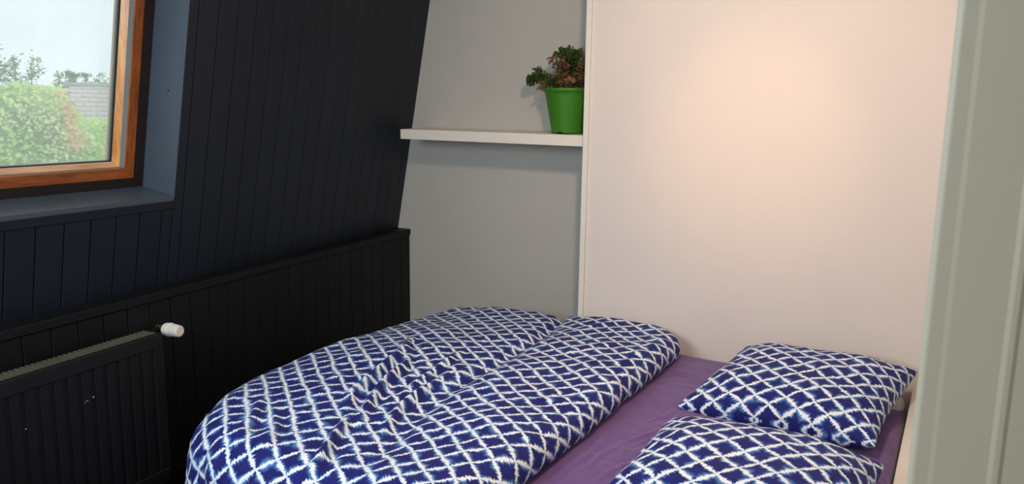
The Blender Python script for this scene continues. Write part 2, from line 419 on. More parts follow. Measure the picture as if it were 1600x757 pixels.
# ------------------------------------------------------------------ plant
PC = Vector((-1.692, 3.428, 1.4035))
pl = empty('potted_plant', PC, label='leafy green and pinkish plant in a green plastic pot on the shelf', cat='plant')
R0, R1, HP = 0.082, 0.118, 0.214
n = 64; vs = []; fs = []
prof = [(R0-.012, .0), (R0-.002, 0.0), (R0, .003), (R0+.0015, .012)]
for k in range(1, 13): prof.append((R0+.0015+(R1-R0-.003)*k/12, .012+(HP-.030-.012)*k/12))
prof += [(R1+.002, HP-.018), (R1+.011, HP-.015), (R1+.012, HP-.004), (R1+.009, HP), (R1+.003, HP), (R1-.001, HP-.006), (R1-.006, HP-.03), (R0, 0.02), (0.02, 0.012)]
vs, fs = lathe_pts(prof, n)
vs2 = []
for v in vs:   # embossed arc: the wall is slightly proud under a curve, notches at the base
    r = math.hypot(v.x, v.y); a = math.atan2(v.y, v.x)
    vs2.append(v)
me = mesh('pot', [v+PC for v in vs2], fs, True)
pot = link('pot', me, M_POT, pl)
arc = []
for k in range(25):
    t = -1.25+2.5*k/24; ang = -PI/2-.10+t; z = .158-.030*(t*t)
    rr = R0+(R1-R0)*(z/HP)+.0006; arc.append(PC+Vector((rr*math.cos(ang), rr*math.sin(ang), z)))
vs, fs = tube_pts(arc, 0.0028, 6); link('embossed_line', mesh('line', vs, fs, True), M_POT, pot)
for ang in (-PI/2-.05, -PI/2+2.1, -PI/2-2.1):
    bm = bmesh.new(); c = Vector((R0*math.cos(ang), R0*math.sin(ang), .003))+PC
    tx = Vector((-math.sin(ang), math.cos(ang), 0)); rx = Vector((math.cos(ang), math.sin(ang), 0))
    add_hexa(bm, [c+tx*a*.012+rx*b_*.0025+Vector((0, 0, z)) for z in (-.0028, .0030) for a, b_ in ((-1, -1), (1, -1), (1, 1), (-1, 1))])
    link('drain_notch', bm_mesh('notch', bm), M_BACKING, pot)
vs, fs = lathe_pts([(0.001, HP-.028), (.05, HP-.024), (R1-.008, HP-.030)], 32); vs = [v+PC+Vector((0, 0, .004*math.sin(v.x*90)*math.cos(v.y*70))) for v in vs]
link('soil', mesh('soil', vs, [f for f in fs if len(f) == 4]+[tuple(range(31, -1, -1))], True), M_SOIL, pl)
def leaf(p, d_, nrm, ln, w):
    """a small cupped five-point leaf with a notched edge"""
    s = d_.cross(nrm).normalized(); nn = s.cross(d_).normalized()
    pts = [p, p+d_*ln*.28+s*w*.34+nn*ln*.05, p+d_*ln*.42+s*w*.26, p+d_*ln*.62+s*w*.5+nn*ln*.10, p+d_*ln-nn*ln*.12, p+d_*ln*.62-s*w*.5+nn*ln*.10, p+d_*ln*.42-s*w*.26, p+d_*ln*.28-s*w*.34+nn*ln*.05, p+d_*ln*.5-nn*ln*.08]
    return pts, [(0, 1, 2, 8), (8, 2, 3, 4), (8, 4, 5, 6), (0, 8, 6, 7)]
def bough(path_pts, dense, lsize, mat, base_r=.0035):
    path = []
    P_ = [Vector(p) for p in path_pts]
    for i in range(len(P_)-1):
        for k in range(6): path.append(P_[i].lerp(P_[i+1], k/6))
    path.append(P_[-1])
    # soften
    for _ in range(4): path = [path[0]]+[(path[i-1]+path[i]*2+path[i+1])/4 for i in range(1, len(path)-1)]+[path[-1]]
    vs, fs = tube_pts(path, [base_r*(1-.6*i/len(path)) for i in range(len(path))], 6)
    st = link('stem', mesh('stem', vs, fs, True), M_STEM, pl)
    L_ = []
    for k in range(int(dense*1.4)):
        t = random.random()**.7*(len(path)-1.01); t = max(t, 2); i = int(t); p = path[i].lerp(path[i+1], t-i)
        ax = (path[min(i+1, len(path)-1)]-path[max(0, i-1)]).normalized()
        a = random.uniform(0, 2*PI); q = ax.orthogonal().normalized(); q = Matrix.Rotation(a, 3, ax) @ q
        d_ = (q*1.0+ax*random.uniform(.0, .9)+Vector((0, 0, random.uniform(-.3, .5)))).normalized()
        p = p+q*random.uniform(0, .014)
        nr = (ax+Vector([random.uniform(-.6, .6) for _ in range(3)])).normalized()
        if abs(nr.dot(d_)) > .95: nr = ax.orthogonal()
        l = lsize*random.uniform(.8, 1.6); L_.append(leaf(p, d_, nr, l, l*random.uniform(.55, .85)))
    vs, fs = merge(L_); lf = link('foliage', mesh('foliage', vs, fs), mat, pl); tag(lf, kind='stuff')
    return lf
soilz = HP-.028
def BP(*pts): return [PC+Vector(p) for p in pts]
# long trailing arm to the left
bough(BP((-.05, 0, soilz), (-.09, -.01, .245), (-.15, -.01, .268), (-.195, -.005, .262), (-.222, 0, .252)), 190, .017, M_LEAF)
bough(BP((-.04, -.02, soilz), (-.08, -.03, .240), (-.13, -.03, .286), (-.17, -.03, .295)), 130, .017, M_LEAF)
bough(BP((-.02, 0, soilz), (-.05, 0, .28), (-.075, 0, .33), (-.112, .005, .362)), 90, .015, M_LEAFR)
bough(BP((0, 0, soilz), (0, 0, .29), (-.02, -.01, .35), (-.055, -.01, .390)), 150, .019, M_LEAF)
bough(BP((.01, .01, soilz), (.02, 0, .30), (.015, -.01, .355), (-.01, 0, .395)), 170, .019, M_LEAF)
bough(BP((.03, 0, soilz), (.05, 0, .29), (.045, 0, .35), (.035, 0, .385)), 150, .019, M_LEAF)
bough(BP((.0, -.03, soilz), (-.02, -.04, .25), (-.015, -.05, .30), (.0, -.05, .33)), 160, .018, M_LEAFR)
bough(BP((.03, -.02, soilz), (.06, -.03, .26), (.08, -.03, .30), (.09, -.02, .33)), 130, .018, M_LEAFR)
bough(BP((.05, .02, soilz), (.08, .02, .27), (.105, 0, .31), (.10, 0, .345)), 130, .021, M_LEAF)
bough(BP((-.05, -.03, soilz), (-.08, -.05, .215), (-.11, -.05, .222), (-.135, -.05, .225)), 60, .014, M_LEAFR)
bough(BP((.02, -.04, soilz), (.03, -.06, .23), (.04, -.075, .25)), 120, .016, M_LEAFR)
bough(BP((-.03, -.04, soilz), (-.045, -.06, .235), (-.05, -.07, .26)), 120, .016, M_LEAF)
bough(BP((.06, -.02, soilz), (.085, -.03, .24), (.11, -.04, .27)), 110, .016, M_LEAFR)
bough(BP((-.01, .03, soilz), (-.03, .04, .25), (-.04, .04, .30), (-.03, .03, .34)), 140, .018, M_LEAF)

# ------------------------------------------------------------------ radiator
RU1, RU0, RZ0, RZ1 = -1.925, -3.25, 0.13, 0.700
rd = empty('radiator', KP((RU0+RU1)/2, RZ0, .03), label='black panel radiator with a white valve head on the knee wall below the window', cat='radiator')
bm = bmesh.new()
framebox(bm, KP, RU0, RU1, RZ0, RZ1-.004, 0.118, 0.132, 0.002)
framebox(bm, KP, RU0, RU1, RZ1-.055, RZ1, 0.1225, 0.140, 0.006, 3)       # smooth top and bottom rolls
framebox(bm, KP, RU0, RU1, RZ0, RZ0+.055, 0.1225, 0.140, 0.006, 3)
framebox(bm, KP, RU1-.040, RU1, RZ0+.05, RZ1-.05, 0.1225, 0.138, 0.005, 2)
u = RU1-.056
while u > RU0+.05:
    framebox(bm, KP, u-.033, u, RZ0+.05, RZ1-.05, 0.1235, 0.1375, 0.004, 2); u -= .047
link('front_panel', bm_mesh('front_panel', bm), M_RAD, rd)
fbox('rear_panel', KP, RU0, RU1, RZ0, RZ1-.006, 0.042, 0.058, M_RAD, rd, 0.004, 2)
fbox('end_cover', KP, RU1-.004, RU1+.002, RZ0+.01, RZ1-.002, 0.042, 0.138, M_RAD, rd, 0.002, 2)
fbox('end_cover', KP, RU0-.002, RU0+.004, RZ0+.01, RZ1-.002, 0.042, 0.138, M_RAD, rd, 0.002, 2)
bm = bmesh.new()
u = RU1-.012
while u > RU0+.01:
    framebox(bm, KP, u-.0045, u, RZ1-.022, RZ1-.001, 0.056, 0.124); u -= .018
for o_ in (.057, .121): framebox(bm, KP, RU0+.004, RU1-.006, RZ1-.016, RZ1-.003, o_, o_+.003)
g = link('top_grille', bm_mesh('grille', bm), M_GRILLE, rd); tag(g, kind='stuff')
bm = bmesh.new()
u = RU1-.02
while u > RU0+.02:
    framebox(bm, KP, u-.002, u, RZ0+.03, RZ1-.05, 0.060, 0.118); u -= .025
g = link('convector_fins', bm_mesh('fins', bm), M_RAD, rd); tag(g, kind='stuff')
for uu in (RU1-.25, RU0+.25): fbox('bracket', KP, uu, uu+.03, RZ0+.05, RZ1-.08, 0.0145, 0.045, M_RAD, rd, 0.002)
def kmat(u, z, off, axis):
    return Matrix.Translation(KP(u, z, off)) @ axis.to_track_quat('Z', 'Y').to_matrix().to_4x4()
VAX = (NK + Vector((0, 0, 0.0))).normalized()
va = empty('valve', (0, 0, 0)); va.parent = rd; va.location = -rd.location
vs, fs = lathe_pts([(.010, 0.0), (.012, .004), (.012, .040), (.0150, .042), (.0150, .053)], 20, kmat(-1.832, .677, .006, VAX)); link('valve_body', mesh('body', vs, fs), M_BRASS, va)
# ridged head
n = 72; vs = []; fs = []
prof = [(.018, 0, 0), (.0235, .001, 0), (.0245, .006, 0), (.0245, .018, 0), (.0262, .020, 0), (.0262, .026, 0), (.0240, .028, 1), (.0234, .050, 1), (.0220, .066, 1), (.0212, .070, 0), (.0190, .0725, 0), (.012, .0735, 0), (.0117, .0725, 0), (.001, .0725, 0)]
M_ = kmat(-1.832, .677, .052, VAX)
for r, z, rib in prof:
    for k in range(n):
        rr = r-(.0011 if rib and k % 4 < 2 else 0); t = 2*PI*k/n; vs.append(M_ @ Vector((rr*math.cos(t), rr*math.sin(t), z)))
for i in range(len(prof)-1):
    for k in range(n): a, b_ = i*n+k, i*n+(k+1) % n; fs.append((a, b_, b_+n, a+n))
fs.append(tuple(range(n-1, -1, -1)))
hd = link('valve_head', mesh('head', vs, fs), M_VALVE, va); tag(hd, 'white ribbed thermostatic valve head')
vs, fs = tube_pts([KP(-1.832, .677, .022), KP(-1.87, .677, .03), KP(-1.92, .67, .05)], .009, 12); link('connector', mesh('conn', vs, fs, True), M_RAD, va)
vs, fs = tube_pts([KP(-1.832, .66, .022), KP(-1.832, .3, .022), KP(-1.832, .0, .022)], .0075, 12); link('pipe', mesh('pipe', vs, fs, True), M_RAD, rd)
for (u, z, w, h) in ((-2.215, .552, .006, .003), (-2.238, .547, .006, .003), (-2.245, .545, .003, .003), (-2.445, .53, .004, .0025)):
    fbox('paint_chip', KP, u, u+w, z, z+h, .1375, .1384, M_CHIP, rd, .0008)

# ------------------------------------------------------------------ bed
ZS = 0.445
bed = empty('bed', (-1.1, 2.48, 0), label='white bed frame with a low headboard box under the purple sheet', cat='bed')
box('headboard', (-0.088, 1.66, 0.0), (-0.003, 3.272, 0.452), M_WHITE, bed, 0.003)
box('side_rail', (-2.13, 1.652, 0.12), (-0.088, 1.674, 0.30), M_WHITE, bed, 0.002)
box('side_rail', (-2.13, 3.250, 0.12), (-0.088, 3.272, 0.30), M_WHITE, bed, 0.002)
box('foot_rail', (-2.152, 1.652, 0.12), (-2.13, 3.272, 0.30), M_WHITE, bed, 0.002)
for x, y in ((-2.14, 1.66), (-2.14, 3.22), (-.15, 1.70), (-.15, 3.21)): box('leg', (x, y, 0), (x+.05, y+.05, .13), M_WHITE, bed, 0.002)
x = -2.08
while x < -.15: box('slat', (x, 1.676, .20), (x+.07, 3.248, .218), PINE_H, bed); x += .12
mt = box('mattress', (-2.11, 1.69, .220), (-0.105, 3.255, ZS-.012), M_MATT, None, 0.035, 4, True)
tag(mt, 'thick mattress wrapped in the purple sheet', 'mattress')

def sd_rrect(px, py, x0, x1, y0, y1, r):
    cx, cy = (x0+x1)/2, (y0+y1)/2; hx, hy = (x1-x0)/2-r, (y1-y0)/2-r
    qx, qy = px-cx, py-cy
    nx = max(-hx, min(hx, qx)); ny = max(-hy, min(hy, qy))
    dx, dy = qx-nx, qy-ny; l = math.hypot(dx, dy)
    return (cx+nx, cy+ny, dx, dy, l)
def gridmesh(name, na, nb, fn, uvf, mat, sm=True, subs=0):
    vs, uv = [], []
    for j in range(nb+1):
        for i in range(na+1):
            p, q = fn(i/na, j/nb); vs.append(p); uv.append(q)
    fs = [(j*(na+1)+i, j*(na+1)+i+1, (j+1)*(na+1)+i+1, (j+1)*(na+1)+i) for j in range(nb) for i in range(na)]
    me = bpy.data.meshes.new(name); me.from_pydata(vs, [], fs); me.update()
    ul = me.uv_layers.new(name='UVMap')
    for lp in me.loops: ul.data[lp.index].uv = uv[lp.vertex_index]
    if sm: smooth(me)
    return me
CELL = 0.067
def latt(x, y, rot=0.12):
    """cloth metres -> lattice units; families at about +48 and -34 degrees"""
    a, b_ = math.radians(50), math.radians(-37)
    # coordinates along the two families
    ax, ay, bx, by = math.cos(a), math.sin(a), math.cos(b_), math.sin(b_)
    det = ax*by-ay*bx
    s = (x*by-y*bx)/det; t = (ax*y-ay*x)/det
    return (t/CELL, s/CELL)
def N3(x, y, z=0.0): return noise.noise(Vector((x, y, z)))

def pl_dist(x, y, pts):
    best = 9; side = 0; tt = 0
    for k in range(len(pts)-1):
        (ax, ay), (bx, by) = pts[k], pts[k+1]
        vx, vy = bx-ax, by-ay; t = ((x-ax)*vx+(y-ay)*vy)/(vx*vx+vy*vy); t = max(0, min(1, t))
        dx, dy = x-ax-vx*t, y-ay-vy*t; d_ = math.hypot(dx, dy)
        if d_ < best: best = d_; side = 1 if (vx*dy-vy*dx) > 0 else -1; tt = (k+t)/(len(pts)-1)
    return best, side, tt
SHEET_FOLDS = [[(-0.887, 1.995), (-0.89, 2.094), (-0.867, 2.223)], [(-0.867, 2.223), (-0.835, 2.129), (-0.772, 1.972)], [(-0.867, 2.223), (-0.831, 2.311), (-0.792, 2.396)],
               [(-0.94, 1.867), (-0.939, 1.963), (-0.923, 2.074), (-0.931, 2.248)], [(-0.831, 2.219), (-0.806, 2.291), (-0.782, 2.342)], [(-0.862, 2.441), (-0.825, 2.491), (-0.818, 2.578)],
               [(-1.068, 2.566), (-1.014, 2.631), (-0.988, 2.777)], [(-1.023, 2.288), (-1.015, 2.398), (-0.991, 2.526)], [(-0.984, 2.883), (-0.942, 2.946), (-0.88, 2.95)],
               [(-0.828, 1.937), (-0.822, 2.016), (-0.777, 2.124)], [(-0.696, 2.216), (-0.741, 2.275), (-0.774, 2.395)], [(-0.14, 2.2), (-0.13, 2.5), (-0.12, 2.8)]]
# fitted sheet
def sheet_fn(a, b_):
    X0, X1, Y0, Y1 = -2.125, -0.094, 1.682, 3.264; r = .045; ov = .20
    x = X0-ov+(X1-X0+2*ov)*a; y = Y0-ov+(Y1-Y0+2*ov)*b_
    cx, cy, dx, dy, l = sd_rrect(x, y, X0, X1, Y0, Y1, .09)
    core = .09-r
    if l <= core+1e-6: px, py, dz = x, y, 0.0
    else:
        e = l-core; nx, ny = dx/l, dy/l
        if e < r*PI/2: rho, dz = core+r*math.sin(e/r), r*(1-math.cos(e/r))
        else: rho, dz = core+r, r+(e-r*PI/2)
        px, py = cx+nx*rho, cy+ny*rho
    # worn sag at the head corner by the wall, and pulled wrinkles
    sagc = -.034*math.exp(-((px+.09)**2/.10+(py-3.26)**2/.05))
    w = 0.0
    if dz < .04:
        fx, fy = px*1.0, py
        w = .006*N3(fx*5, fy*5, 2)+.005*abs(N3((fx+fy*.55)*9, (fy-fx*.3)*3.2, 7))+.0022*N3(fx*22, fy*9, 3)
        
        if -1.15 < fx < -.05 and 1.75 < fy < 3.05:
            for q in SHEET_FOLDS:
                d_, s_, tt = pl_dist(fx, fy, q)
                if d_ < .04: w += (.006*math.exp(-(d_/.009)**2)-.0025*math.exp(-((d_-.016)/.010)**2))*math.sin(PI*min(1, max(0, .1+.8*tt)))
    z = ZS-dz+sagc+w
    return (px, py, max(z, .20)), (x, y)
me = gridmesh('sheet', 330, 300, sheet_fn, None, M_SHEET)
tag(link('fitted_sheet', me, M_SHEET), 'plain purple fitted sheet stretched over the mattress', 'sheet')

# duvet -----------------------------------------------------------
DX0, DX1, DY0, DY1 = -2.285, -0.975, 1.36, 3.262
CREASE = [(-1.60, 3.26), (-1.56, 3.05), (-1.52, 2.85), (-1.50, 2.6), (-1.48, 2.38), (-1.48, 2.12), (-1.44, 1.88), (-1.37, 1.64), (-1.34, 1.47), (-1.28, 1.20)]
RIDGES = [([(-1.90, 2.45), (-1.80, 2.22), (-1.76, 2.05), (-1.73, 1.9), (-1.66, 1.78)], .026, .020),
          ([(-1.84, 2.36), (-1.73, 2.18), (-1.68, 2.0), (-1.63, 1.86), (-1.55, 1.72)], .022, .018),
          ([(-1.66, 2.46), (-1.62, 2.25), (-1.60, 2.08), (-1.57, 1.95)], .013, .016),
          ([(-1.55, 2.20), (-1.54, 2.02), (-1.52, 1.88), (-1.45, 1.72)], .016, .016),
          ([(-1.62, 1.78), (-1.55, 1.62), (-1.48, 1.48), (-1.44, 1.3)], .020, .018),
          ([(-1.86, 1.66), (-1.74, 1.56), (-1.66, 1.42)], .010, .020),
          ([(-1.98, 1.72), (-1.86, 1.58), (-1.78, 1.44)], .011, .020),
          ([(-1.27, 3.22), (-1.36, 3.05), (-1.40, 2.92)], .005, .022),
          ([(-1.14, 2.9), (-1.24, 2.75), (-1.30, 2.62)], .004, .022),
          ([(-1.02, 2.72), (-1.10, 2.62), (-1.19, 2.55)], .004, .018),
          ([(-1.01, 2.30), (-1.10, 2.18), (-1.22, 2.10)], .004, .02)]
def duvet_fn(a, b_):
    r = .058; ovx, ovy = .42, .42
    x = DX0-.42+(DX1-DX0+.42+.16)*a; y = DY0-.42+(DY1-DY0+.42+.14)*b_
    R_ = .17
    if x < -1.6 and y < 2.4: R_ = .17+.44*min(1, (2.4-y)/.6)*min(1, (-1.6-x)/.3)
    cx, cy, dx, dy, l = sd_rrect(x, y, DX0, DX1, DY0, DY1, R_)
    left = max(0, min(1, (-1.75-x)/.35)); near = max(0, min(1, (1.75-y)/.3))
    r = .058+.085*max(left, near); core = R_-r
    out = 0.0; rho = None
    if l <= core+1e-6: px, py, dz = x, y, 0.0
    else:
        e = l-core; nx, ny = dx/l, dy/l
        if max(left, near) > .02 and (abs(nx) < .99 or nx < 0):
            if e < r*PI/2: rho, dz = core+r*math.sin(e/r), r*(1-math.cos(e/r))
            else: rho, dz = core+r+.03*min(1, (e-r*PI/2)/.2), r+(e-r*PI/2)
        else:
            th = min(e/r, PI*.92); rho, dz = core+r*math.sin(th), r*(1-math.cos(th))
        px, py = cx+nx*rho, cy+ny*rho
        out = min(1, e/r)
    # height of the top
    cd, side, t = pl_dist(px, py, CREASE)
    k = 1/(1+math.exp(-(side*cd)/(.025+.16*t)))     # side>0 : towards +x
    top = .512+.030*math.exp(-((py-2.35)/.5)**2)*(1-k)+.040*k+.026*math.sin(PI*max(0, min(1, (px+2.2)/.75)))*(1-k)
    top += .012*k*math.sin(PI*max(0, min(1, (px+1.5)/.5)))
    top -= .034*math.exp(-(cd/(.026+.02*t))**2)*(1-.72*t)
    fl = 1-out*.6
    for pts, h, w in RIDGES:
        d_, s_, tt = pl_dist(px, py, pts)
        if d_ < w*3.5:
            env = math.sin(PI*min(1, max(0, .08+.84*tt)))
            top += fl*env*h*1.15*(math.exp(-(d_/w)**2)-.55*math.exp(-((d_-w*1.5)/w)**2)*(1 if s_ > 0 else .4))
    low = .012*N3(px*3.1, py*2.6, 1)+.008*N3(px*7, py*4.5, 5)
    # fine gathers, mostly across the middle bunch and along the folded edge
    bun = math.exp(-(((px+1.66)/.26)**2+((py-2.05)/.45)**2))
    wr = (.0028+.0065*bun)*N3(px*17, py*7+px*4, 9)+.0022*N3(px*34, py*18, 11)
    top += (low+wr)*fl
    edge = math.exp(-((px-DX1)/.09)**2); top += edge*.006*math.sin(py*52+3*N3(py*3, 0, 4))*(1-out)
    z = top-dz
    if out > 0 and l > 0:
        g = .010*N3(px*6, py*6, z*3)*out
        if max(left, near) > .5: g += .016*out*math.sin((px*.7-py*.7)*26+z*6+4*N3(px*2, py*2, 3))*min(1, dz/.2)
        px += dx/l*g; py += dy/l*g
    py = min(py, 3.276)
    floorz = ZS+.014 if (px > -2.17 and py > 1.63) else .14
    z = max(z, floorz)
    return (px, py, z), latt(x+.018*N3(x*2, y*2, 8), y+.018*N3(x*2, y*2, 18))
me = gridmesh('duvet', 330, 400, duvet_fn, None, M_SHIB)
me.materials.append(M_SHIB)
dv = link('duvet', me, None)
tag(dv, 'white and indigo lattice patterned duvet pushed down over the foot of the bed', 'duvet')

# pillows -----------------------------------------------------------
def pillow(name, loc, rz, tilt, roll, w, l, h, seed, label, lat_rot=0.0, sink=0.0):
    na = 110
    def arcmap(L_):
        tab = [0.0]; m = 400
        zf = lambda p: h/2*max(0, 1-abs(p)**2.6)**.46
        for i in range(m):
            p0, p1 = i/m, (i+1)/m; tab.append(tab[-1]+math.hypot((p1-p0)*L_/2, zf(p1)-zf(p0)))
        def g(p):
            f = min(abs(p)*m, m-1e-6); i = int(f); return math.copysign(tab[i]+(tab[i+1]-tab[i])*(f-i), p)
        return g
    gx, gy = arcmap(w), arcmap(l)
    def side(sgn):
        def fn(a, b_):
            u, v = math.sin((a-.5)*PI), math.sin((b_-.5)*PI)
            # grid stretched so corners stay pointed ears
            pu, pv = u, v
            ex = 1-abs(pu)**2.6; ey = 1-abs(pv)**2.6
            th = (max(0, ex)*max(0, ey))**.46
            pinch = 1-.075*(1-abs(pv)**2)*abs(pu)**3     # sides drawn in between the corners
            pinch2 = 1-.075*(1-abs(pu)**2)*abs(pv)**3
            x = pu*w/2*pinch; y = pv*l/2*pinch2
            z = sgn*h/2*th
            nf = .010*N3(x*6+seed, y*6, seed)+.006*N3(x*14+seed, y*10, seed+3)
            # radiating creases from the corners and edges
            er = max(abs(pu), abs(pv)); ang = math.atan2(pv, pu)
            cr = .006*math.sin(ang*22+4*N3(x*3, y*3, seed))*max(0, er-.45)*(1 if sgn > 0 else .5)*th
            z += (nf+cr)*min(1, th*1.5)*1.0
            z += .006*max(0, abs(pu*pv)-.7)/.3
            if sgn < 0: z = max(z, -.026)
            X, Y = gx(pu)*(1-.3*pv*pv)+x*.3*pv*pv, gy(pv)*(1-.3*pu*pu)+y*.3*pu*pu
            q = latt(X*math.cos(lat_rot)-Y*math.sin(lat_rot)+seed, X*math.sin(lat_rot)+Y*math.cos(lat_rot))
            return (x, y, z), q
        return fn
    me1 = gridmesh('p', na, na, side(1), None, None); me2 = gridmesh('p', na, na, side(-1), None, None)
    bm = bmesh.new(); bm.from_mesh(me1); k0 = len(bm.faces); bm.from_mesh(me2)
    bm.faces.ensure_lookup_table()
    for f in bm.faces[k0:]: f.normal_flip()
    bmesh.ops.remove_doubles(bm, verts=bm.verts, dist=0.0004)
    for f in bm.faces: f.smooth = True
    me = bpy.data.meshes.new(name); bm.to_mesh(me); bm.free(); me.materials.append(M_SHIB)
    o = bpy.data.objects.new(name, me); COL.objects.link(o)
    o.location = loc; o.rotation_euler = (tilt, roll, rz)
    return tag(o, label, 'pillow', 'indigo lattice pillows')
pillow('pillow', (-0.442, 2.885, .500), math.radians(-7), math.radians(5), math.radians(-3), .665, .68, .215, 3.3, 'indigo lattice pillow against the white wall, behind the other pillow', 0.05)
pillow('pillow', (-0.445, 2.025, .479), math.radians(-1), math.radians(3), math.radians(-1), .655, .645, .25, 8.1, 'indigo lattice pillow nearest the camera, cut by the lower edge of the photo', 0.0)

# ------------------------------------------------------------------ near door jamb
dj = struct(empty('door_1', (0.1, 0.77, 0)))
def prism(name, prof, z0, z1, mat, parent):
    n = len(prof); vs = [(x, y, z0) for x, y in prof]+[(x, y, z1) for x, y in prof]
    fs = [(k, (k+1) % n, n+(k+1) % n, n+k) for k in range(n)]+[tuple(range(n-1, -1, -1)), tuple(range(n, 2*n))]
    bm = bmesh.new(); V = [bm.verts.new(v) for v in vs]; [bm.faces.new([V[i] for i in f]) for f in fs]
    return link(name, bm_mesh(name, bm), mat, parent)
def arcp(cx, cy, r, a0, a1, n=6): return [(cx+r*math.cos(math.radians(a0+(a1-a0)*k/n)), cy+r*math.sin(math.radians(a0+(a1-a0)*k/n))) for k in range(n+1)]
JX = -0.017; JY = .748
prof = arcp(JX+.006, JY+.006, .006, 180, 270)+[(JX+.016, JY)]+[(JX+.020, JY-.0005)]+[(JX+.060, JY-.0005), (JX+.064, JY-.0016), (JX+.068, JY-.0016), (JX+.071, JY-.0005), (JX+.16, JY-.0005), (JX+.16, JY+.042), (JX, JY+.042)]
prism('casing', prof, 0, CEIL, M_JAMB, dj)
box('jamb_stop', (JX+.01, JY+.042, 0), (.12, JY+.2, 0.0+CEIL), M_JAMB, dj, .002) if False else None

# ------------------------------------------------------------------ ceiling spot fixture (above the frame)
lp = empty('ceiling_spot', (SPOT_POS[0], SPOT_POS[1], CEIL), label='small white ceiling spot lamp above the bed, aimed at the panel', cat='lamp')
vs, fs = lathe_pts([(.045, CEIL-.02), (.05, CEIL-.001)], 32); link('base', mesh('base', [Vector((v.x+SPOT_POS[0], v.y+SPOT_POS[1]-.05, v.z)) for v in vs], fs, True), M_LAMP, lp)
vs, fs = lathe_pts([(.032, -.005), (.034, .0), (.034, .05), (.03, .055)], 32, Matrix.Translation(Vector(SPOT_POS)+Vector((0, -.06, .025))) @ (Vector((0, -1.9, .8))).to_track_quat('Z', 'Y').to_matrix().to_4x4()); link('shade', mesh('shade', vs, fs, True), M_LAMP, lp)

# ------------------------------------------------------------------ outside the window
struct(box('ground', (-60, -30, -3.2), (-3.4, 60, -3.0), M_GROUND))
def leaves_over(fn, count, size):
    L_ = []
    for _ in range(count):
        p, nr = fn(); d_ = Vector([random.uniform(-1, 1) for _ in range(3)]).normalized(); q = (nr+Vector([random.uniform(-.7, .7) for _ in range(3)])).normalized()
        if abs(q.dot(d_)) > .95: continue
        l = size*random.uniform(.6, 1.4); s = d_.cross(q).normalized(); d2 = q.cross(s)
        o = len(L_)
        L_.append(([p-d2*l*.5, p+s*l*.33+q*l*.1, p+d2*l*.5, p-s*l*.33+q*l*.1], [(0, 1, 2, 3)]))
    return merge(L_)
# hedge bank: a line roughly square to the view through the window
vdir = Vector((-0.88, 0.48, 0)).normalized(); vperp = Vector((vdir.y, -vdir.x, 0))   # +vperp = right in view
def HB(s, t, z): return vdir*s + vperp*t + Vector((0, 0, z))
def hedge_top(t): return 1.66-.32*max(0, min(1, (t-.16)/.14))+.05*N3(t*1.1, 0, 2)+.035*N3(t*4, 0, 5)
def hedge_surf(t, f):
    """f 0..1 from the top back over the front to the ground"""
    top = hedge_top(t)
    if f < .12: s, z = 10.3-1.3*f/.12, top-.05*(1-f/.12)
    else: g = (f-.12)/.88; s = 9.0-2.2*g**.8; z = top-4.4*g
    b_ = .22*N3(t*1.1, z*1.3, 3)+.10*N3(t*3.1, z*3.1, 8)
    return HB(s-b_*1.3, t, z)
vs = []; nt, nf = 70, 40
for i in range(nt+1):
    for j in range(nf+1): vs.append(hedge_surf(-7+14*i/nt, j/nf))
fs = [(i*(nf+1)+j, i*(nf+1)+j+1, (i+1)*(nf+1)+j+1, (i+1)*(nf+1)+j) for i in range(nt) for j in range(nf)]
hd = empty('garden_hedge', HB(9, 0, -3.0), label='broad pale green hedge filling the lower part of the window view', cat='hedge')
link('hedge_core', mesh('core', vs, fs, True), M_HEDGE_CORE, hd)
def hs():
    t = random.uniform(-6.5, 6.5); f = random.uniform(0, .75)
    p = hedge_surf(t, f); return p-vdir*random.uniform(0, .14)+Vector((0, 0, random.uniform(-.02, .05))), -vdir+Vector((0, 0, .6))
vs, fs = leaves_over(hs, 60000, .046); tag(link('hedge_leaves', mesh('leaves', vs, fs), M_HEDGE, hd), kind='stuff')
# orange dry creeper in the hedge below the roof's left verge
def cs():
    z = random.uniform(1.30, 1.62); t = 0.20+random.gauss(0, .035)+.15*(1.6-z); f = (.12+.88*(1.66-z)/4.4)
    return hedge_surf(t, f)-vdir*.2+Vector([random.gauss(0, .03) for _ in range(3)]), -vdir
vs, fs = leaves_over(cs, 150, .05); cr = link('dry_creeper', mesh('creeper', vs, fs), M_DRY); tag(cr, 'patch of orange-brown dry creeper hanging in the green hedge', 'creeper', None, 'stuff')
# neighbour's house with a tiled roof
hs_o = HB(15.5, .45, 0)
hn = empty('neighbour_house', HB(17, 3, -3), label='neighbouring house whose grey tiled roof rises behind the hedge', cat='house')
def HP_(s, t, z): return HB(s, t, z)
P = [HP_(17, .6, -3), HP_(17, 8, -3), HP_(23, 8, -3), HP_(23, .6, -3), HP_(17, .6, -.3), HP_(17, 8, -.3), HP_(23, 8, -.3), HP_(23, .6, -.3)]
bm = bmesh.new(); add_hexa(bm, P); link('wall', bm_mesh('wall', bm), M_BRICKW, hn)
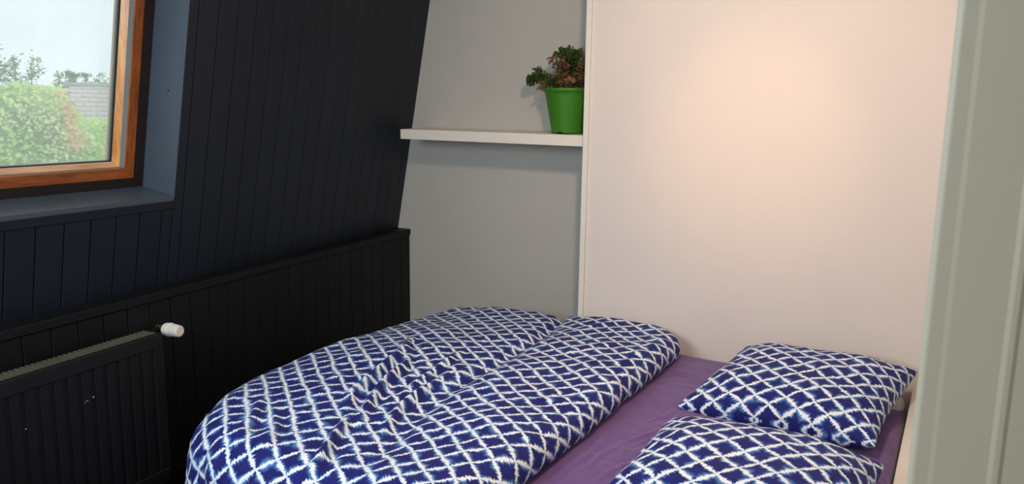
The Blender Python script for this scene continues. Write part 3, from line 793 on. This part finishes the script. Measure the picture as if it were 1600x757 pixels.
# roof slope from eave (s=16.6,z=0) to ridge (s=20,z=2.12)
E0, Rg = (16.6, -.35), (20.0, 1.95)
bm = bmesh.new()
add_hexa(bm, [HP_(E0[0], .40, E0[1]-.12), HP_(E0[0], 8.2, E0[1]-.12), HP_(Rg[0], 8.2, Rg[1]-.12), HP_(Rg[0], .40, Rg[1]-.12), HP_(E0[0], .40, E0[1]-.03), HP_(E0[0], 8.2, E0[1]-.03), HP_(Rg[0], 8.2, Rg[1]-.03), HP_(Rg[0], .40, Rg[1]-.03)])
add_hexa(bm, [HP_(Rg[0], .40, Rg[1]-.12), HP_(Rg[0], 8.2, Rg[1]-.12), HP_(23.4, 8.2, E0[1]-.12), HP_(23.4, .40, E0[1]-.12), HP_(Rg[0], .40, Rg[1]-.03), HP_(Rg[0], 8.2, Rg[1]-.03), HP_(23.4, 8.2, E0[1]), HP_(23.4, .40, E0[1])])
link('roof_deck', bm_mesh('deck', bm), M_BRICKW, hn)
bm = bmesh.new(); rows = 24
for r_ in range(rows):
    f0, f1 = r_/rows, (r_+1)/rows+.01
    s0, z0 = E0[0]+(Rg[0]-E0[0])*f0, E0[1]+(Rg[1]-E0[1])*f0; s1, z1 = E0[0]+(Rg[0]-E0[0])*f1, E0[1]+(Rg[1]-E0[1])*f1
    k = 0; t = .38+(.12 if r_ % 2 else 0)
    while t < 4.2:
        j = random.uniform(-.006, .008)
        add_hexa(bm, [HP_(s0, t, z0+j-.02), HP_(s0, t+.232, z0+j-.02), HP_(s1, t+.232, z1-.035), HP_(s1, t, z1-.035), HP_(s0, t, z0+.045+j), HP_(s0, t+.232, z0+.045+j), HP_(s1, t+.232, z1+j), HP_(s1, t, z1+j)]); t += .24
tag(link('roof_tiles', bm_mesh('tiles', bm), M_TILE, hn), kind='stuff')
vs, fs = tube_pts([HP_(Rg[0], .36, Rg[1]+.0), HP_(Rg[0], 8.2, Rg[1]+.0)], .075, 10); link('ridge', mesh('ridge', vs, fs, True), M_TILE, hn)
# thin saplings above the hedge
def sapling(t, s, top, spread, nl, label, size=.05, base=-3.0):
    o = empty('sapling', HB(s, t, base), label=label, cat='tree', group='trees beyond the hedge')
    lst = []; tips = []
    trunk = [HB(s, t+.03*math.sin(k), base+(top-base)*k/6) for k in range(7)]
    lst.append(tube_pts(trunk, [.018*(1-.7*k/7) for k in range(7)], 5))
    for _ in range(9):
        k = 1-random.uniform(0, .5)/(top-base); p = trunk[0].lerp(trunk[-1], k); e = p+vperp*random.uniform(-spread, spread)+Vector((0, 0, random.uniform(.03, spread)))
        e.z = min(e.z, top+.05); lst.append(tube_pts([p, p.lerp(e, .5)+Vector((0, 0, .02)), e], [.006, .005, .003], 4)); tips.append((p, e))
    vs, fs = merge(lst); link('trunk', mesh('trunk', vs, fs), M_BARK, o)
    def f():
        p, e = random.choice(tips); return p.lerp(e, random.uniform(.2, 1.1))+Vector([random.gauss(0, .035) for _ in range(3)]), Vector((0, 0, 1))
    vs, fs = leaves_over(f, nl, size); tag(link('foliage', mesh('foliage', vs, fs), M_TREE, o), kind='stuff')
sapling(-.45, 10.9, 2.14, .14, 330, 'tallest thin sapling above the hedge, at the left edge of the window view', .045)
sapling(-.25, 10.9, 1.98, .16, 300, 'low bushy sapling above the hedge, second from the left in the window', .045)
sapling(-.09, 10.9, 2.00, .14, 320, 'airy sapling above the hedge, left of the tiled roof', .045)
sapling(.27, 16.4, 2.06, .10, 220, 'small dense tree top just left of the roof corner', .07)
sapling(.70, 24.5, 2.42, .2, 380, 'dense tree top behind the roof ridge, nearer its left corner', .09)
sapling(1.05, 24.5, 2.32, .11, 200, 'narrow tree top behind the middle of the roof ridge', .09)
sapling(1.38, 24.5, 2.40, .24, 200, 'sparse tree top behind the roof ridge, beside the window frame', .08)
